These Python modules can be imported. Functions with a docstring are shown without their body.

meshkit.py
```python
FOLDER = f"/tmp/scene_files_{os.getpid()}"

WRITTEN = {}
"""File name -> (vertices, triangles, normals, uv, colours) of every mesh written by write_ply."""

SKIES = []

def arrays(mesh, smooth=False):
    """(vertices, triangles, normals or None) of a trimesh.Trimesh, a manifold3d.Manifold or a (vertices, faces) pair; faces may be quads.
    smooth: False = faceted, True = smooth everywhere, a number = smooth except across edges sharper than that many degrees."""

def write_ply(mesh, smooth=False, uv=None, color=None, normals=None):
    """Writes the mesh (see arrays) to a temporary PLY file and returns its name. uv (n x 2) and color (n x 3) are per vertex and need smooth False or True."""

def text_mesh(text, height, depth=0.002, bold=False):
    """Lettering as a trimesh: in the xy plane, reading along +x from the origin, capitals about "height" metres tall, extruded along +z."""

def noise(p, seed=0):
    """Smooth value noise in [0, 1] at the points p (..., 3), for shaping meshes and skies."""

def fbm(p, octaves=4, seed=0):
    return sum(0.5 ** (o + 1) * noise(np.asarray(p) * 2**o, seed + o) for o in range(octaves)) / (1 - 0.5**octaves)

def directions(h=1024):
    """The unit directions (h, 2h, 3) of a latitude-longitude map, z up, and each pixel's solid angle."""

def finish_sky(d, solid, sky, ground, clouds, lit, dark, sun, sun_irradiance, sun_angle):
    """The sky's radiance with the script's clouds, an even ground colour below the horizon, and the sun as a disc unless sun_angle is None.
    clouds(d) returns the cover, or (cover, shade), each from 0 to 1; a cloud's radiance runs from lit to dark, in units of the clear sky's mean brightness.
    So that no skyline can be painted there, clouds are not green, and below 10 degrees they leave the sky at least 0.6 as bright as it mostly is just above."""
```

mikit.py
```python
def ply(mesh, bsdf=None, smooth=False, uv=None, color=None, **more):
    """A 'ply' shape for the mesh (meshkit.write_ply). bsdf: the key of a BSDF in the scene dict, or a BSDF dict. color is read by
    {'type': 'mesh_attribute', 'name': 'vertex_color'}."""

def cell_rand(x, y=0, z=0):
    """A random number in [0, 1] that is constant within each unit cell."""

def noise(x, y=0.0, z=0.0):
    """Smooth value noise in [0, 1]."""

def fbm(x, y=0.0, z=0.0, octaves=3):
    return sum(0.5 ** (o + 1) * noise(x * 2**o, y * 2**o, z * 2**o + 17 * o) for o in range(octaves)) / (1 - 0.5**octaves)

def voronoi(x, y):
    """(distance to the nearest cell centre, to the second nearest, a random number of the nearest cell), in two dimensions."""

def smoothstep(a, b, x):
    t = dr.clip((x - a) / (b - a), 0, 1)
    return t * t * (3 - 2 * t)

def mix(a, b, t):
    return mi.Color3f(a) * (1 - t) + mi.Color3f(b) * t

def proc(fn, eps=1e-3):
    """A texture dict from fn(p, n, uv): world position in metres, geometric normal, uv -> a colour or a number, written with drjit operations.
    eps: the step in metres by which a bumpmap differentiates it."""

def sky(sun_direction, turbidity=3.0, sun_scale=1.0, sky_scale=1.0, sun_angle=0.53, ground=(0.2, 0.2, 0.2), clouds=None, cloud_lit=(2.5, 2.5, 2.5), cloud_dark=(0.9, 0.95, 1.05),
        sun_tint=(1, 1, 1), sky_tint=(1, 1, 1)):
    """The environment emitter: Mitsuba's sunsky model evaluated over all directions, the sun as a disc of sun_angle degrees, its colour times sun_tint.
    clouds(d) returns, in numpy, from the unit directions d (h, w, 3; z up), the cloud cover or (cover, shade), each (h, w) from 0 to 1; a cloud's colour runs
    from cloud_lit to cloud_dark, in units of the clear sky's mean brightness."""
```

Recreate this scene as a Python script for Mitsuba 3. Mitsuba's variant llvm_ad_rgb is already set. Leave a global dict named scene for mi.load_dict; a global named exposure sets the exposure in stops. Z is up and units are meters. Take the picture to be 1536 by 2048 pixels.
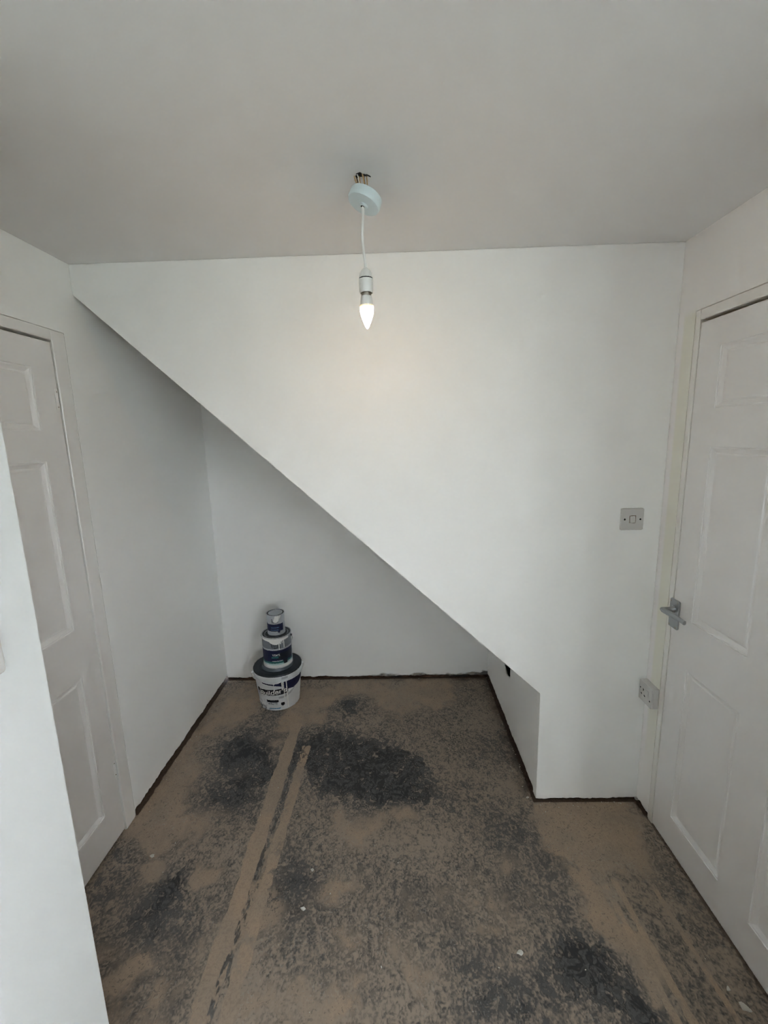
import math, random
import numpy as np
import trimesh
import shapely
from shapely.geometry import Polygon, Point
import drjit as dr
import mitsuba as mi
import mikit, meshkit
from mikit import noise, fbm, smoothstep, mix

T = mi.ScalarTransform4f
random.seed(7)
RNG = np.random.default_rng(7)
scene, labels = {"type": "scene"}, {}

# ------------------------------------------------------------------ camera, sky, exposure
EYE = 1.63
FOCAL = 855.35                                      # pixels of the 1536 x 2048 frame
pitch, yaw, roll = (math.radians(a) for a in (-10.15, -1.484, -1.5))
fw = np.array([math.sin(yaw) * math.cos(pitch), math.cos(yaw) * math.cos(pitch), math.sin(pitch)])
rt = np.cross(fw, [0, 0, 1.0]); rt /= np.linalg.norm(rt)
up = np.cross(rt, fw)
up = -math.sin(roll) * rt + math.cos(roll) * up
scene["camera"] = {"type": "perspective", "fov": math.degrees(2 * math.atan(768 / FOCAL)), "fov_axis": "x", "near_clip": 0.02, "far_clip": 100.0,
                   "to_world": T().look_at(origin=[0, 0, EYE], target=[0 + fw[0], fw[1], EYE + fw[2]], up=up.tolist())}
exposure = -1.06
scene["sky"] = mikit.sky((0.7, -0.4, 0.6), turbidity=4.0, sun_scale=0.0, sky_scale=160.0, ground=(0.30, 0.31, 0.26),
                         clouds=lambda d: np.full(d.shape[:2], 0.92), cloud_lit=(2.28, 2.60, 3.06), cloud_dark=(2, 2, 2))

# ------------------------------------------------------------------ the room's measures (metres, eye above the origin)
XL, XR, XH = -1.175, 1.046, -0.700       # left wall, right wall, hall wall
YF, YB, YH, YR = 1.673, 2.670, 0.768, -3.00   # stair panel, recess back, end of the hall wall, wall behind
XE, ZE, ZD, H = 0.603, 0.527, 2.171, 2.275    # opening under the stairs

# ------------------------------------------------------------------ materials
def pl(name, col, rough=0.6, spec=0.5, metallic=0.0, bump=None, bscale=1.0, **more):
    c = col if isinstance(col, dict) else {"type": "rgb", "value": list(col)}
    b = {"type": "principled", "base_color": c, "roughness": rough, "metallic": metallic, **more}
    if not metallic:
        b["specular"] = spec
    if bump is not None:
        b = {"type": "bumpmap", "arbitrary": mikit.proc(bump), "scale": bscale, "bsdf": b}
    scene[name] = {"type": "twosided", "bsdf": b}
    return name

WALL = (0.86, 0.868, 0.858)
def wall_color(p, n, uv):
    a = fbm(p.x * 2.3 + 3, p.y * 2.3, p.z * 2.3, 3)
    return mi.Color3f(*WALL) * (0.985 + 0.03 * a)
M_wall = pl("mat_wall", mikit.proc(wall_color), 0.75, 0.25)
def back_color(p, n, uv):                             # old adhesive smudged on the foot of the wall, blackest in the right corner
    a = fbm(p.x * 18, p.z * 30, 3.0, 3)
    top = 0.020 + 0.050 * (a - 0.35) * smoothstep(-0.45, 0.1, p.x) + 0.030 * smoothstep(0.50, 0.59, p.x)
    d = (1 - smoothstep(top - 0.008, top + 0.006, p.z)) * smoothstep(-0.6, -0.1, p.x)
    c = mix(mi.Color3f(0.20, 0.165, 0.12), mi.Color3f(0.035, 0.026, 0.019), dr.maximum(smoothstep(0.45, 0.60, fbm(p.x * 40, p.z * 60, 8.0, 2)), smoothstep(0.50, 0.57, p.x)))
    return mix(wall_color(p, n, uv), c, 0.9 * d)
M_back = pl("mat_wall_back", mikit.proc(back_color), 0.75, 0.25)
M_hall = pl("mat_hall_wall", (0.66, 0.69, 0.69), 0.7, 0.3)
def rwall_color(p, n, uv):                            # old cream paint beside the door lining
    band = smoothstep(1.575, 1.59, p.y) * (1 - smoothstep(1.636, 1.652, p.y)) * smoothstep(0.15, 0.5, p.z) * (1 - smoothstep(2.0, 2.04, p.z))
    return mix(mi.Color3f(0.83, 0.81, 0.79), mi.Color3f(0.76, 0.75, 0.63), 0.75 * band)
M_rwall = pl("mat_wall_right", mikit.proc(rwall_color), 0.75, 0.25)
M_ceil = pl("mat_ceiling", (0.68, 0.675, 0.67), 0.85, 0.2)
M_gloss = pl("mat_gloss_white", (0.83, 0.83, 0.82), 0.34, 0.5)
M_door = pl("mat_door_white", (0.80, 0.79, 0.785), 0.38, 0.5)
M_cream = pl("mat_lining_cream", (0.795, 0.775, 0.735), 0.45, 0.5)
M_plastic = pl("mat_white_plastic", (0.72, 0.71, 0.68), 0.35, 0.5)
M_plate = pl("mat_switch_plastic", (0.58, 0.565, 0.54), 0.4, 0.5)
M_rose = pl("mat_rose_plastic", (0.62, 0.73, 0.75), 0.35, 0.5)
M_cable = pl("mat_cable", (0.72, 0.72, 0.70), 0.45, 0.5)
M_dark = pl("mat_dark_hole", (0.012, 0.011, 0.010), 0.8, 0.2)
M_black = pl("mat_black_plastic", (0.010, 0.010, 0.011), 0.45, 0.5)
M_tan = pl("mat_wire_tan", (0.46, 0.30, 0.15), 0.5, 0.4)
M_stop = pl("mat_stop_brown", (0.075, 0.045, 0.032), 0.7, 0.3)  # dark brown colour of the door stops
M_brown = pl("mat_wire_brown", (0.12, 0.07, 0.035), 0.5, 0.4)
M_chrome = pl("mat_chrome", (0.40, 0.41, 0.41), 0.14, metallic=1.0)
M_steel = pl("mat_cap_metal", (0.40, 0.36, 0.30), 0.3, metallic=1.0)
M_tin = pl("mat_tin_grey", (0.36, 0.37, 0.38), 0.35, 0.5)
M_paint = pl("mat_wet_white_paint", (0.80, 0.80, 0.78), 0.4, 0.5)
M_navy = pl("mat_label_navy", (0.004, 0.005, 0.020), 0.4, 0.3)
M_ink = pl("mat_label_black", (0.005, 0.006, 0.008), 0.4, 0.3)
M_teal = pl("mat_label_teal", (0.02, 0.10, 0.09), 0.35, 0.5)
M_aqua = pl("mat_label_aqua", (0.42, 0.58, 0.58), 0.35, 0.5)
M_sky = pl("mat_label_blue", (0.10, 0.24, 0.36), 0.35, 0.5)
M_grey = pl("mat_label_grey", (0.16, 0.17, 0.18), 0.35, 0.5)
M_lgrey = pl("mat_label_light_grey", (0.40, 0.41, 0.43), 0.35, 0.5)
M_lid = pl("mat_lid_black", (0.008, 0.010, 0.010), 0.42, 0.3)
M_lidgrey = pl("mat_lid_boss", (0.040, 0.046, 0.046), 0.42, 0.5)

def base_color(p, n, uv):                            # old adhesive and brick dust where the skirting was
    a, b = fbm(p.x * 30, p.y * 30, p.z * 60, 3), fbm(p.x * 7 + 5, p.y * 7, p.z * 9, 3)
    c = mix(mi.Color3f(0.022, 0.011, 0.007), mi.Color3f(0.085, 0.045, 0.028), smoothstep(0.4, 0.8, a))
    return mix(c, mi.Color3f(0.012, 0.011, 0.010), smoothstep(0.45, 0.7, b))
M_base = pl("mat_exposed_base", mikit.proc(base_color), 0.9, 0.15)

DARK = [(-0.3, 2.355, 0.086, 1.3), (-0.44, 2.093, 0.125, 1), (-0.264, 1.996, 0.158, 1), (-0.102, 1.891, 0.15, 1), (0.037, 1.923, 0.076, 0.9), (-0.331, 1.812, 0.134, 0.9), (-0.005, 1.708, 0.104, 0.8), (-0.47, 1.962, 0.092, 0.9), (0.156, 1.707, 0.091, 0.5), (-0.144, 1.737, 0.14, 0.7), (-0.799, 2.002, 0.135, 0.9), (-0.919, 1.967, 0.093, 0.7), (-0.812, 1.785, 0.122, 0.6), (-0.757, 2.338, 0.093, 0.7), (-0.793, 2.159, 0.1, 0.5), (-0.651, 1.862, 0.075, 0.6), (-0.693, 1.684, 0.116, 0.5), (-0.879, 1.685, 0.082, 0.4), (-0.554, 1.683, 0.069, 0.5), (-0.677, 1.509, 0.126, 0.4), (-1.124, 1.363, 0.089, 0.9), (-0.869, 1.272, 0.083, 0.8), (-1.091, 1.272, 0.074, 0.9), (-0.84, 1.325, 0.057, 0.7), (-1.125, 1.444, 0.072, 0.6), (-0.887, 1.206, 0.106, 0.6), (-0.738, 1.19, 0.07, 0.6), (-0.666, 1.272, 0.073, 0.5), (-0.895, 1.13, 0.118, 0.4), (-0.737, 1.025, 0.093, 0.5), (-0.475, 1.382, 0.097, 0.45), (-0.39, 1.443, 0.081, 0.5), (-0.38, 1.223, 0.105, 0.6), (-0.347, 1.326, 0.094, 0.45), (-0.446, 1.272, 0.054, 0.5), (-0.353, 1.579, 0.066, 0.4), (0.333, 1.679, 0.135, 0.5), (0.477, 1.552, 0.094, 0.75), (0.143, 1.577, 0.129, 0.4), (0.358, 1.485, 0.121, 0.45), (0.57, 1.401, 0.095, 0.5), (0.355, 1.308, 0.127, 0.45), (0.559, 1.274, 0.106, 0.4), (-0.086, 1.344, 0.132, 0.25), (0.106, 1.382, 0.114, 0.35), (0.591, 1.108, 0.11, 0.8), (0.581, 1.02, 0.118, 0.9), (0.481, 1.068, 0.092, 0.6), (0.293, 0.995, 0.102, 0.6), (0.381, 0.951, 0.098, 0.7), (0.186, 1.054, 0.076, 0.5), (0.211, 0.95, 0.071, 0.6), (0.625, 0.964, 0.085, 0.8), (0.703, 0.953, 0.07, 0.8), (0.983, 1.363, 0.064, 0.5), (0.975, 1.165, 0.048, 0.7), (0.994, 1.083, 0.046, 0.8), (1.012, 1.01, 0.043, 0.9), (0.963, 1.274, 0.052, 0.6), (1.017, 1.483, 0.04, 0.6), (0.837, 1.179, 0.066, 0.5), (0.863, 1.07, 0.069, 0.6), (0.894, 0.987, 0.064, 0.6), (0.904, 0.944, 0.055, 0.7), (0.539, 2.062, 0.107, 0.6), (0.271, 2.065, 0.134, 0.5), (0.391, 1.854, 0.121, 0.5), (0.235, 2.231, 0.144, 0.35), (0.441, 2.418, 0.123, 0.35), (0.554, 1.918, 0.063, 0.6), (0.121, 1.856, 0.098, 0.5), (0.88, 1.703, 0.089, 0.3), (-0.272, 1.105, 0.097, 0.4), (-0.382, 1.027, 0.092, 0.35), (-0.092, 1.041, 0.108, 0.3), (-0.012, 1.208, 0.103, 0.35), (0.156, 1.177, 0.1, 0.35)]
DARK = [(a, b, r * (1.22 if b > 1.65 and a < 0.2 else 1.0), w) for a, b, r, w in DARK]
TAN = [(-1.05, 1.85, 0.12, 0.6), (-0.98, 2.30, 0.13, 0.6), (-1.12, 1.60, 0.10, 0.6), (-0.85, 1.55, 0.09, 0.45), (-0.28, 1.62, 0.07, 0.6), (0.02, 1.60, 0.06, 0.5), (-0.60, 1.45, 0.10, 0.5), (-0.55, 1.15, 0.12, 0.6), (-0.52, 1.75, 0.07, 0.5), (-1.268, 2.447, 0.146, 0.8), (-1.205, 2.006, 0.109, 0.8), (-1.16, 1.686, 0.106, 0.8), (-1.216, 2.082, 0.112, 0.6), (-0.962, 2.495, 0.114, 0.6), (-1.034, 1.582, 0.1, 0.7), (-1.09, 2.25, 0.105, 0.5), (-0.465, 2.241, 0.059, 0.9), (-0.642, 2.243, 0.089, 1.0), (-0.321, 2.566, 0.165, 0.7), (0.007, 2.477, 0.191, 0.7), (-0.561, 2.435, 0.127, 0.8), (0.232, 2.5, 0.191, 0.5), (-0.647, 2.037, 0.054, 0.6), (-0.774, 2.097, 0.061, 0.6), (-0.797, 1.847, 0.055, 0.5), (-0.241, 1.555, 0.085, 0.7), (-0.114, 1.578, 0.064, 0.7), (0.101, 1.59, 0.054, 0.5), (-0.17, 1.464, 0.06, 0.6), (-0.006, 1.602, 0.065, 0.5), (0.686, 1.552, 0.103, 0.9), (0.853, 1.599, 0.117, 0.8), (0.934, 1.551, 0.092, 0.7), (0.75, 1.462, 0.098, 0.8), (0.876, 1.441, 0.097, 0.6), (0.671, 1.463, 0.069, 0.6), (0.628, 1.625, 0.043, 0.8), (0.675, 1.257, 0.052, 0.8), (0.698, 1.164, 0.057, 0.9), (0.742, 1.069, 0.045, 0.9), (0.623, 1.179, 0.049, 0.6), (0.663, 1.308, 0.045, 0.7), (0.717, 1.108, 0.055, 0.8), (0.715, 0.997, 0.029, 0.7), (-0.965, 1.344, 0.042, 0.8), (-0.753, 1.344, 0.048, 0.9), (-0.842, 1.056, 0.04, 0.7), (-0.888, 1.307, 0.029, 0.5), (-0.893, 1.024, 0.031, 0.4), (-0.749, 0.989, 0.028, 0.4), (0.03, 1.029, 0.046, 0.6), (-0.03, 1.106, 0.048, 0.5), (-0.23, 1.29, 0.055, 0.5), (0.29, 1.256, 0.07, 0.3), (-0.277, 0.958, 0.087, 0.5), (-0.163, 0.981, 0.088, 0.4), (-0.399, 0.98, 0.059, 0.6), (-0.48, 0.957, 0.043, 0.7), (0.392, 1.382, 0.038, 0.5), (-0.39, 1.797, 0.034, 0.3), (-0.196, 1.147, 0.05, 0.4)]
def blobs(L, x, y):
    s = mi.Float(0)
    for bx, by, r, w in L:
        s += w * dr.exp(-(dr.square(x - bx) + dr.square(y - by)) / (r * r))
    return s
def trowel(x, y, xa, xb, half, y0, y1):              # a long smooth smear of screed, from xa at y1 to xb at y0
    t = dr.clip((y - y0) / (y1 - y0), 0, 1)
    c = xb + (xa - xb) * t
    w = half + 0.35 * half * (2 * fbm(x * 3, y * 9, 4.0, 3) - 1) + 0.006 * (noise(x * 40, y * 60, 9.0) - 0.5)
    return (1 - smoothstep(0.75, 1.15, dr.abs(x - c) / w)) * smoothstep(y0 - 0.02, y0, y) * (1 - smoothstep(y1, y1 + 0.03, y))
def floor_masks(p):
    x, y = p.x, p.y
    wx = x + 0.06 * (fbm(x * 9, y * 9, 1.0, 2) - 0.5) + 0.030 * (fbm(x * 34, y * 34, 7.0, 2) - 0.5)
    wy = y + 0.06 * (fbm(x * 9, y * 9, 5.0, 2) - 0.5) + 0.030 * (fbm(x * 34, y * 34, 11.0, 2) - 0.5)
    dk, tn = blobs(DARK, wx, wy) * (0.76 + 0.24 * smoothstep(1.45, 1.70, y)), blobs(TAN, wx, wy)      # the thick bitumen lies in the recess
    smear = dr.maximum(trowel(x, y, -0.595, -0.588, 0.036, 0.2, 2.20), 0.76 * trowel(x, y, -0.500, -0.523, 0.026, 0.2, 2.02))
    smear = dr.maximum(smear, dr.maximum(0.8 * trowel(x, y, 0.775, 0.845, 0.012, 0.2, 1.32), 0.8 * trowel(x, y, 0.735, 0.795, 0.012, 0.2, 1.30)))
    smear = dr.maximum(smear, 0.7 * trowel(x, y, 0.905, 0.965, 0.010, 0.2, 1.28))
    groove = trowel(x, y, -0.536, -0.583, 0.012, 0.2, 1.95) * smoothstep(0.42, 0.56, fbm(x * 70, y * 30, 6.5, 3))
    return wx, wy, dk, tn, dr.clip(smear - groove, 0, 1), groove
def floor_color(p, n, uv):
    wx, wy, dk, tn, smear, groove = floor_masks(p)
    x, y = p.x, p.y
    low = fbm(x * 4, y * 4, 2.0, 2) - 0.5
    n1 = fbm(wx * 27, wy * 23, 8.0, 2)
    n2 = fbm(wx * 80, wy * 66, 3.0, 2)
    n3 = fbm(x * 200 + 2 * n2, y * 160 + 2 * n1, 5.0, 2)
    rough = (0.42 * n1 + 0.36 * n2 + 0.22 * n3 - 0.5) * 2.6
    f2 = fbm(x * 12, y * 12, 6.0, 2)
    tan = mix(mi.Color3f(0.375, 0.262, 0.174), mi.Color3f(0.290, 0.222, 0.162), f2) * (0.80 + 0.40 * n3)
    spk = smoothstep(0.30, 0.86, 0.45 * n2 + 0.55 * n3 + 0.18 * dr.minimum(dk, 1.0) + 0.40 * low)
    mid = mix(mi.Color3f(0.300, 0.232, 0.172), mi.Color3f(0.072, 0.063, 0.053), spk)
    t = smoothstep(0.26, 0.58, 0.85 * dr.minimum(tn, 1.1) + 0.50 * rough + 1.1 * low - 0.30 * dk + 0.10)
    c = mix(mid, tan, 0.9 * t * (1 - 0.5 * smoothstep(0.62, 0.78, n3)))
    b = smoothstep(0.45, 0.92, 0.72 * dr.minimum(dk, 1.5) + 0.66 * rough - 0.35 * tn + 0.5 * low)
    fleck = smoothstep(0.46, 0.64, n2) * (0.5 + 0.5 * smoothstep(0.45, 0.6, n3))
    blk = mix(mi.Color3f(0.0150, 0.0152, 0.0148) * (0.5 + n3), mi.Color3f(0.110, 0.102, 0.088), 0.62 * fleck)
    c = mix(c, blk, 0.92 * b)
    smear = smoothstep(0.40, 0.66, 1.05 * smear + 0.60 * rough - 0.10)
    c = mix(c, tan * 1.02, smear * (1 - 0.35 * smoothstep(0.64, 0.78, n3)))
    c = mix(c, blk * 1.6, 0.8 * groove)
    g = 0.5 + 0.5 * rough
    grit = smoothstep(0.80, 0.86, noise(x * 210, y * 190, 5.0)) * smoothstep(0.4, 0.7, noise(x * 15, y * 15, 2.5))
    c = mix(c, mi.Color3f(0.34, 0.31, 0.27), 0.35 * grit * (1 - smear))
    # rusty adhesive left along the walls of the recess
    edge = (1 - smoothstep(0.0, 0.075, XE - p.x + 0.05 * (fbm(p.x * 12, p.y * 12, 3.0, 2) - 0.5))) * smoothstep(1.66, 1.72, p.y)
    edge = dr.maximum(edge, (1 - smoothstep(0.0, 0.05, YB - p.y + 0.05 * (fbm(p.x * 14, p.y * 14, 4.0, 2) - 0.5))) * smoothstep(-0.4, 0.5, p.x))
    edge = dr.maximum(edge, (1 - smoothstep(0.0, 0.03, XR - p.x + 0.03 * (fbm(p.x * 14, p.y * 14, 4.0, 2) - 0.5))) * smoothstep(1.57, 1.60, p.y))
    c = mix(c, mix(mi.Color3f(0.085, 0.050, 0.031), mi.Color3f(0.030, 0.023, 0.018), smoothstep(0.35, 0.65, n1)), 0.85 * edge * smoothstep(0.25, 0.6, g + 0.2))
    # the dirty trench that the skirting left along the walls
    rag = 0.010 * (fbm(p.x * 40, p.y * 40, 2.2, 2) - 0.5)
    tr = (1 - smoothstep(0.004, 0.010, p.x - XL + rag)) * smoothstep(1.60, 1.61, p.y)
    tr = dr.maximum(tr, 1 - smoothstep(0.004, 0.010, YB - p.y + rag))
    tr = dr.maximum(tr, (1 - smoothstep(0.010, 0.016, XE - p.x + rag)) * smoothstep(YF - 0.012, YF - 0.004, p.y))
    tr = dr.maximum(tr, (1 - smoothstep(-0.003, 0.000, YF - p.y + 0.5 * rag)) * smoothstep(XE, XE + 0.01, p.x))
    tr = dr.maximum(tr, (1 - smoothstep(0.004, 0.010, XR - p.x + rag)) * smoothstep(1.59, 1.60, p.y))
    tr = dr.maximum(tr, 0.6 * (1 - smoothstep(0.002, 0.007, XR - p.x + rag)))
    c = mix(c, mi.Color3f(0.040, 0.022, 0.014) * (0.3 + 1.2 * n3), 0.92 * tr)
    return c
def floor_height(p, n, uv):
    return 0.0015 * fbm(p.x * 80, p.y * 66, 3.0, 3) + 0.0010 * fbm(p.x * 22, p.y * 18, 8.0, 2)
M_floor = pl("mat_floor", mikit.proc(floor_color), 0.85, 0.2, bump=floor_height, bscale=1.0)

# ------------------------------------------------------------------ helpers
count = {}
def numbered(key):
    if key not in scene and key not in count:
        count[key] = 0
        return key
    count[key] = count.get(key, 0) + 1
    return f"{key}_{count[key]:03d}"
def obj(name, mesh, mat, parent=None, smooth=False, label=None, cat=None, group=None, kind=None, **more):
    key = numbered(f"{parent}__{name}" if parent else name)
    scene[key] = mikit.ply(mesh, mat, smooth=smooth, **more)
    tag(key, label, cat, group, kind)
    return key
def tag(key, label=None, cat=None, group=None, kind=None):
    d = {k: v for k, v in (("label", label), ("category", cat), ("group", group), ("kind", kind)) if v}
    if d:
        labels[key] = d
def thing(name, label, cat, group=None, kind=None):
    key = numbered(name)
    tag(key, label, cat, group, kind)
    return key
def cat_(ms):
    return trimesh.util.concatenate(ms)
def box(x0, x1, y0, y1, z0, z1):
    m = trimesh.creation.box((x1 - x0, y1 - y0, z1 - z0))
    m.apply_translation(((x0 + x1) / 2, (y0 + y1) / 2, (z0 + z1) / 2))
    return m
def frame_of(o, a, b, c):
    m = np.eye(4); m[:3, 0], m[:3, 1], m[:3, 2], m[:3, 3] = a, b, c, o
    return m
def move(mesh, m):
    mesh = mesh.copy(); mesh.apply_transform(m)
    if np.linalg.det(m[:3, :3]) < 0 and False:
        mesh.invert()
    return mesh
# in-plane axes of each wall: (first axis, second axis, outwards)
X, Y, Z = np.eye(3)
LEFT = frame_of((XL, 0, 0), Y, Z, X)                 # local x = world y, local y = world z, local z = out of the wall
RIGHT = frame_of((XR, 0, 0), Y, Z, -X)
FRONT = frame_of((0, YF, 0), X, Z, -Y)
BACK = frame_of((0, YB, 0), X, Z, -Y)
RECESS = frame_of((XE, 0, 0), Y, Z, -X)
HALL = frame_of((XH, 0, 0), Y, Z, X)
def slab(poly, z0, z1):
    m = trimesh.creation.extrude_polygon(poly, z1 - z0, engine="earcut")
    m.apply_translation((0, 0, z0))
    return m
def inset(pts, d):
    """The corners moved inwards by d (counter-clockwise polygon, mitred)."""
    p = np.asarray(pts, float); q = []
    for i in range(len(p)):
        a, b, c = p[i - 1], p[i], p[(i + 1) % len(p)]
        u, v = (b - a) / np.linalg.norm(b - a), (c - b) / np.linalg.norm(c - b)
        nu, nv = np.array([-u[1], u[0]]), np.array([-v[1], v[0]])
        k = nu + nv
        q.append(b + d * k / max(0.35, 0.5 * k @ k))
    return np.array(q)
def loft(layers, cap0=True, cap1=True, inner=False):
    """Stacked outlines of equal corner counts: [(points2d, z), ...]."""
    n = len(layers[0][0]); v = np.vstack([np.c_[p, np.full(n, z)] for p, z in layers]); f = []
    for k in range(len(layers) - 1):
        for i in range(n):
            a, b = k * n + i, k * n + (i + 1) % n
            f += [[a, b, b + n], [a, b + n, a + n]]
    for on, k, flip in ((cap0, 0, True), (cap1, len(layers) - 1, False)):
        if on:
            vv, ff = trimesh.creation.triangulate_polygon(Polygon(layers[k][0]), engine="earcut")
            d = np.linalg.norm(vv[:, None] - np.asarray(layers[k][0])[None], axis=2).argmin(1)
            for t in ff:
                t = d[t] + k * n
                f.append(t[::-1] if flip else t)
    return trimesh.Trimesh(v, np.array(f), process=False)
def bevel_slab(pts, z0, z1, b, steps=3):
    """Extruded outline whose top edge is rounded by b."""
    L = [(np.asarray(pts, float), z0)]
    for i in range(steps + 1):
        a = i / steps * math.pi / 2
        L.append((inset(pts, b * (1 - math.cos(a))), z1 - b + b * math.sin(a)))
    return loft(L)
def rect(x0, x1, y0, y1):
    return np.array([(x0, y0), (x1, y0), (x1, y1), (x0, y1)], float)
def rrect(x0, x1, y0, y1, r, n=4):
    out = []
    for cx, cy, a0 in ((x1 - r, y0 + r, -90), (x1 - r, y1 - r, 0), (x0 + r, y1 - r, 90), (x0 + r, y0 + r, 180)):
        for i in range(n + 1):
            a = math.radians(a0 + 90 * i / n)
            out.append((cx + r * math.cos(a), cy + r * math.sin(a)))
    return np.array(out)
def lathe(profile, n=48, c=(0, 0, 0)):
    m = trimesh.creation.revolve(np.asarray(profile, float), sections=n)
    m.apply_translation(c)
    return m
def tube(pts, r, n=10):
    p = np.asarray(pts, float); r = np.broadcast_to(r, len(p))
    t = np.gradient(p, axis=0); t /= np.linalg.norm(t, axis=1, keepdims=True)
    a = np.cross(t[0], [0.3, 0.2, 0.9]); a /= np.linalg.norm(a); rings = []
    for i in range(len(p)):
        a = a - t[i] * (a @ t[i]); a /= np.linalg.norm(a); b = np.cross(t[i], a)
        ang = np.arange(n) * 2 * np.pi / n
        rings.append(p[i] + r[i] * (np.cos(ang)[:, None] * a + np.sin(ang)[:, None] * b))
    v = np.vstack(rings + [[p[0]], [p[-1]]]); f = []
    for k in range(len(p) - 1):
        for i in range(n):
            q, s = k * n + i, k * n + (i + 1) % n
            f += [[q, s, s + n], [q, s + n, q + n]]
    e = len(p) * n
    for i in range(n):
        f += [[(i + 1) % n, i, e], [(len(p) - 1) * n + i, (len(p) - 1) * n + (i + 1) % n, e + 1]]
    return trimesh.Trimesh(v, np.array(f), process=False)
def jag(a, b, base, amp, step=0.012, seed=0, end=0.0):
    """A ragged edge from a to b: (position, height) pairs."""
    n = max(2, int(abs(b - a) / step)); t = np.linspace(a, b, n)
    q = np.c_[t, np.zeros(n), np.zeros(n)]
    h = base + amp * (2 * meshkit.fbm(q * 14 + seed, 3, seed) - 1) + 0.5 * amp * (2 * meshkit.noise(q * 70 + seed, seed) - 1)
    return [(x, max(end, y)) for x, y in zip(t, h)]

# ------------------------------------------------------------------ the setting: floor, ceiling, walls
obj("floor", box(XL - 0.30, XR + 0.30, YR - 0.1, YB + 0.12, -0.12, 0.0), M_floor, label="bare screed floor with tan smears and black adhesive residue", cat="floor", kind="structure")
obj("ceiling", box(XL - 0.12, XR + 0.12, YR - 0.1, YB + 0.12, H, H + 0.12), M_ceil, label="plain off-white painted ceiling", cat="ceiling", kind="structure")

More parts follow.
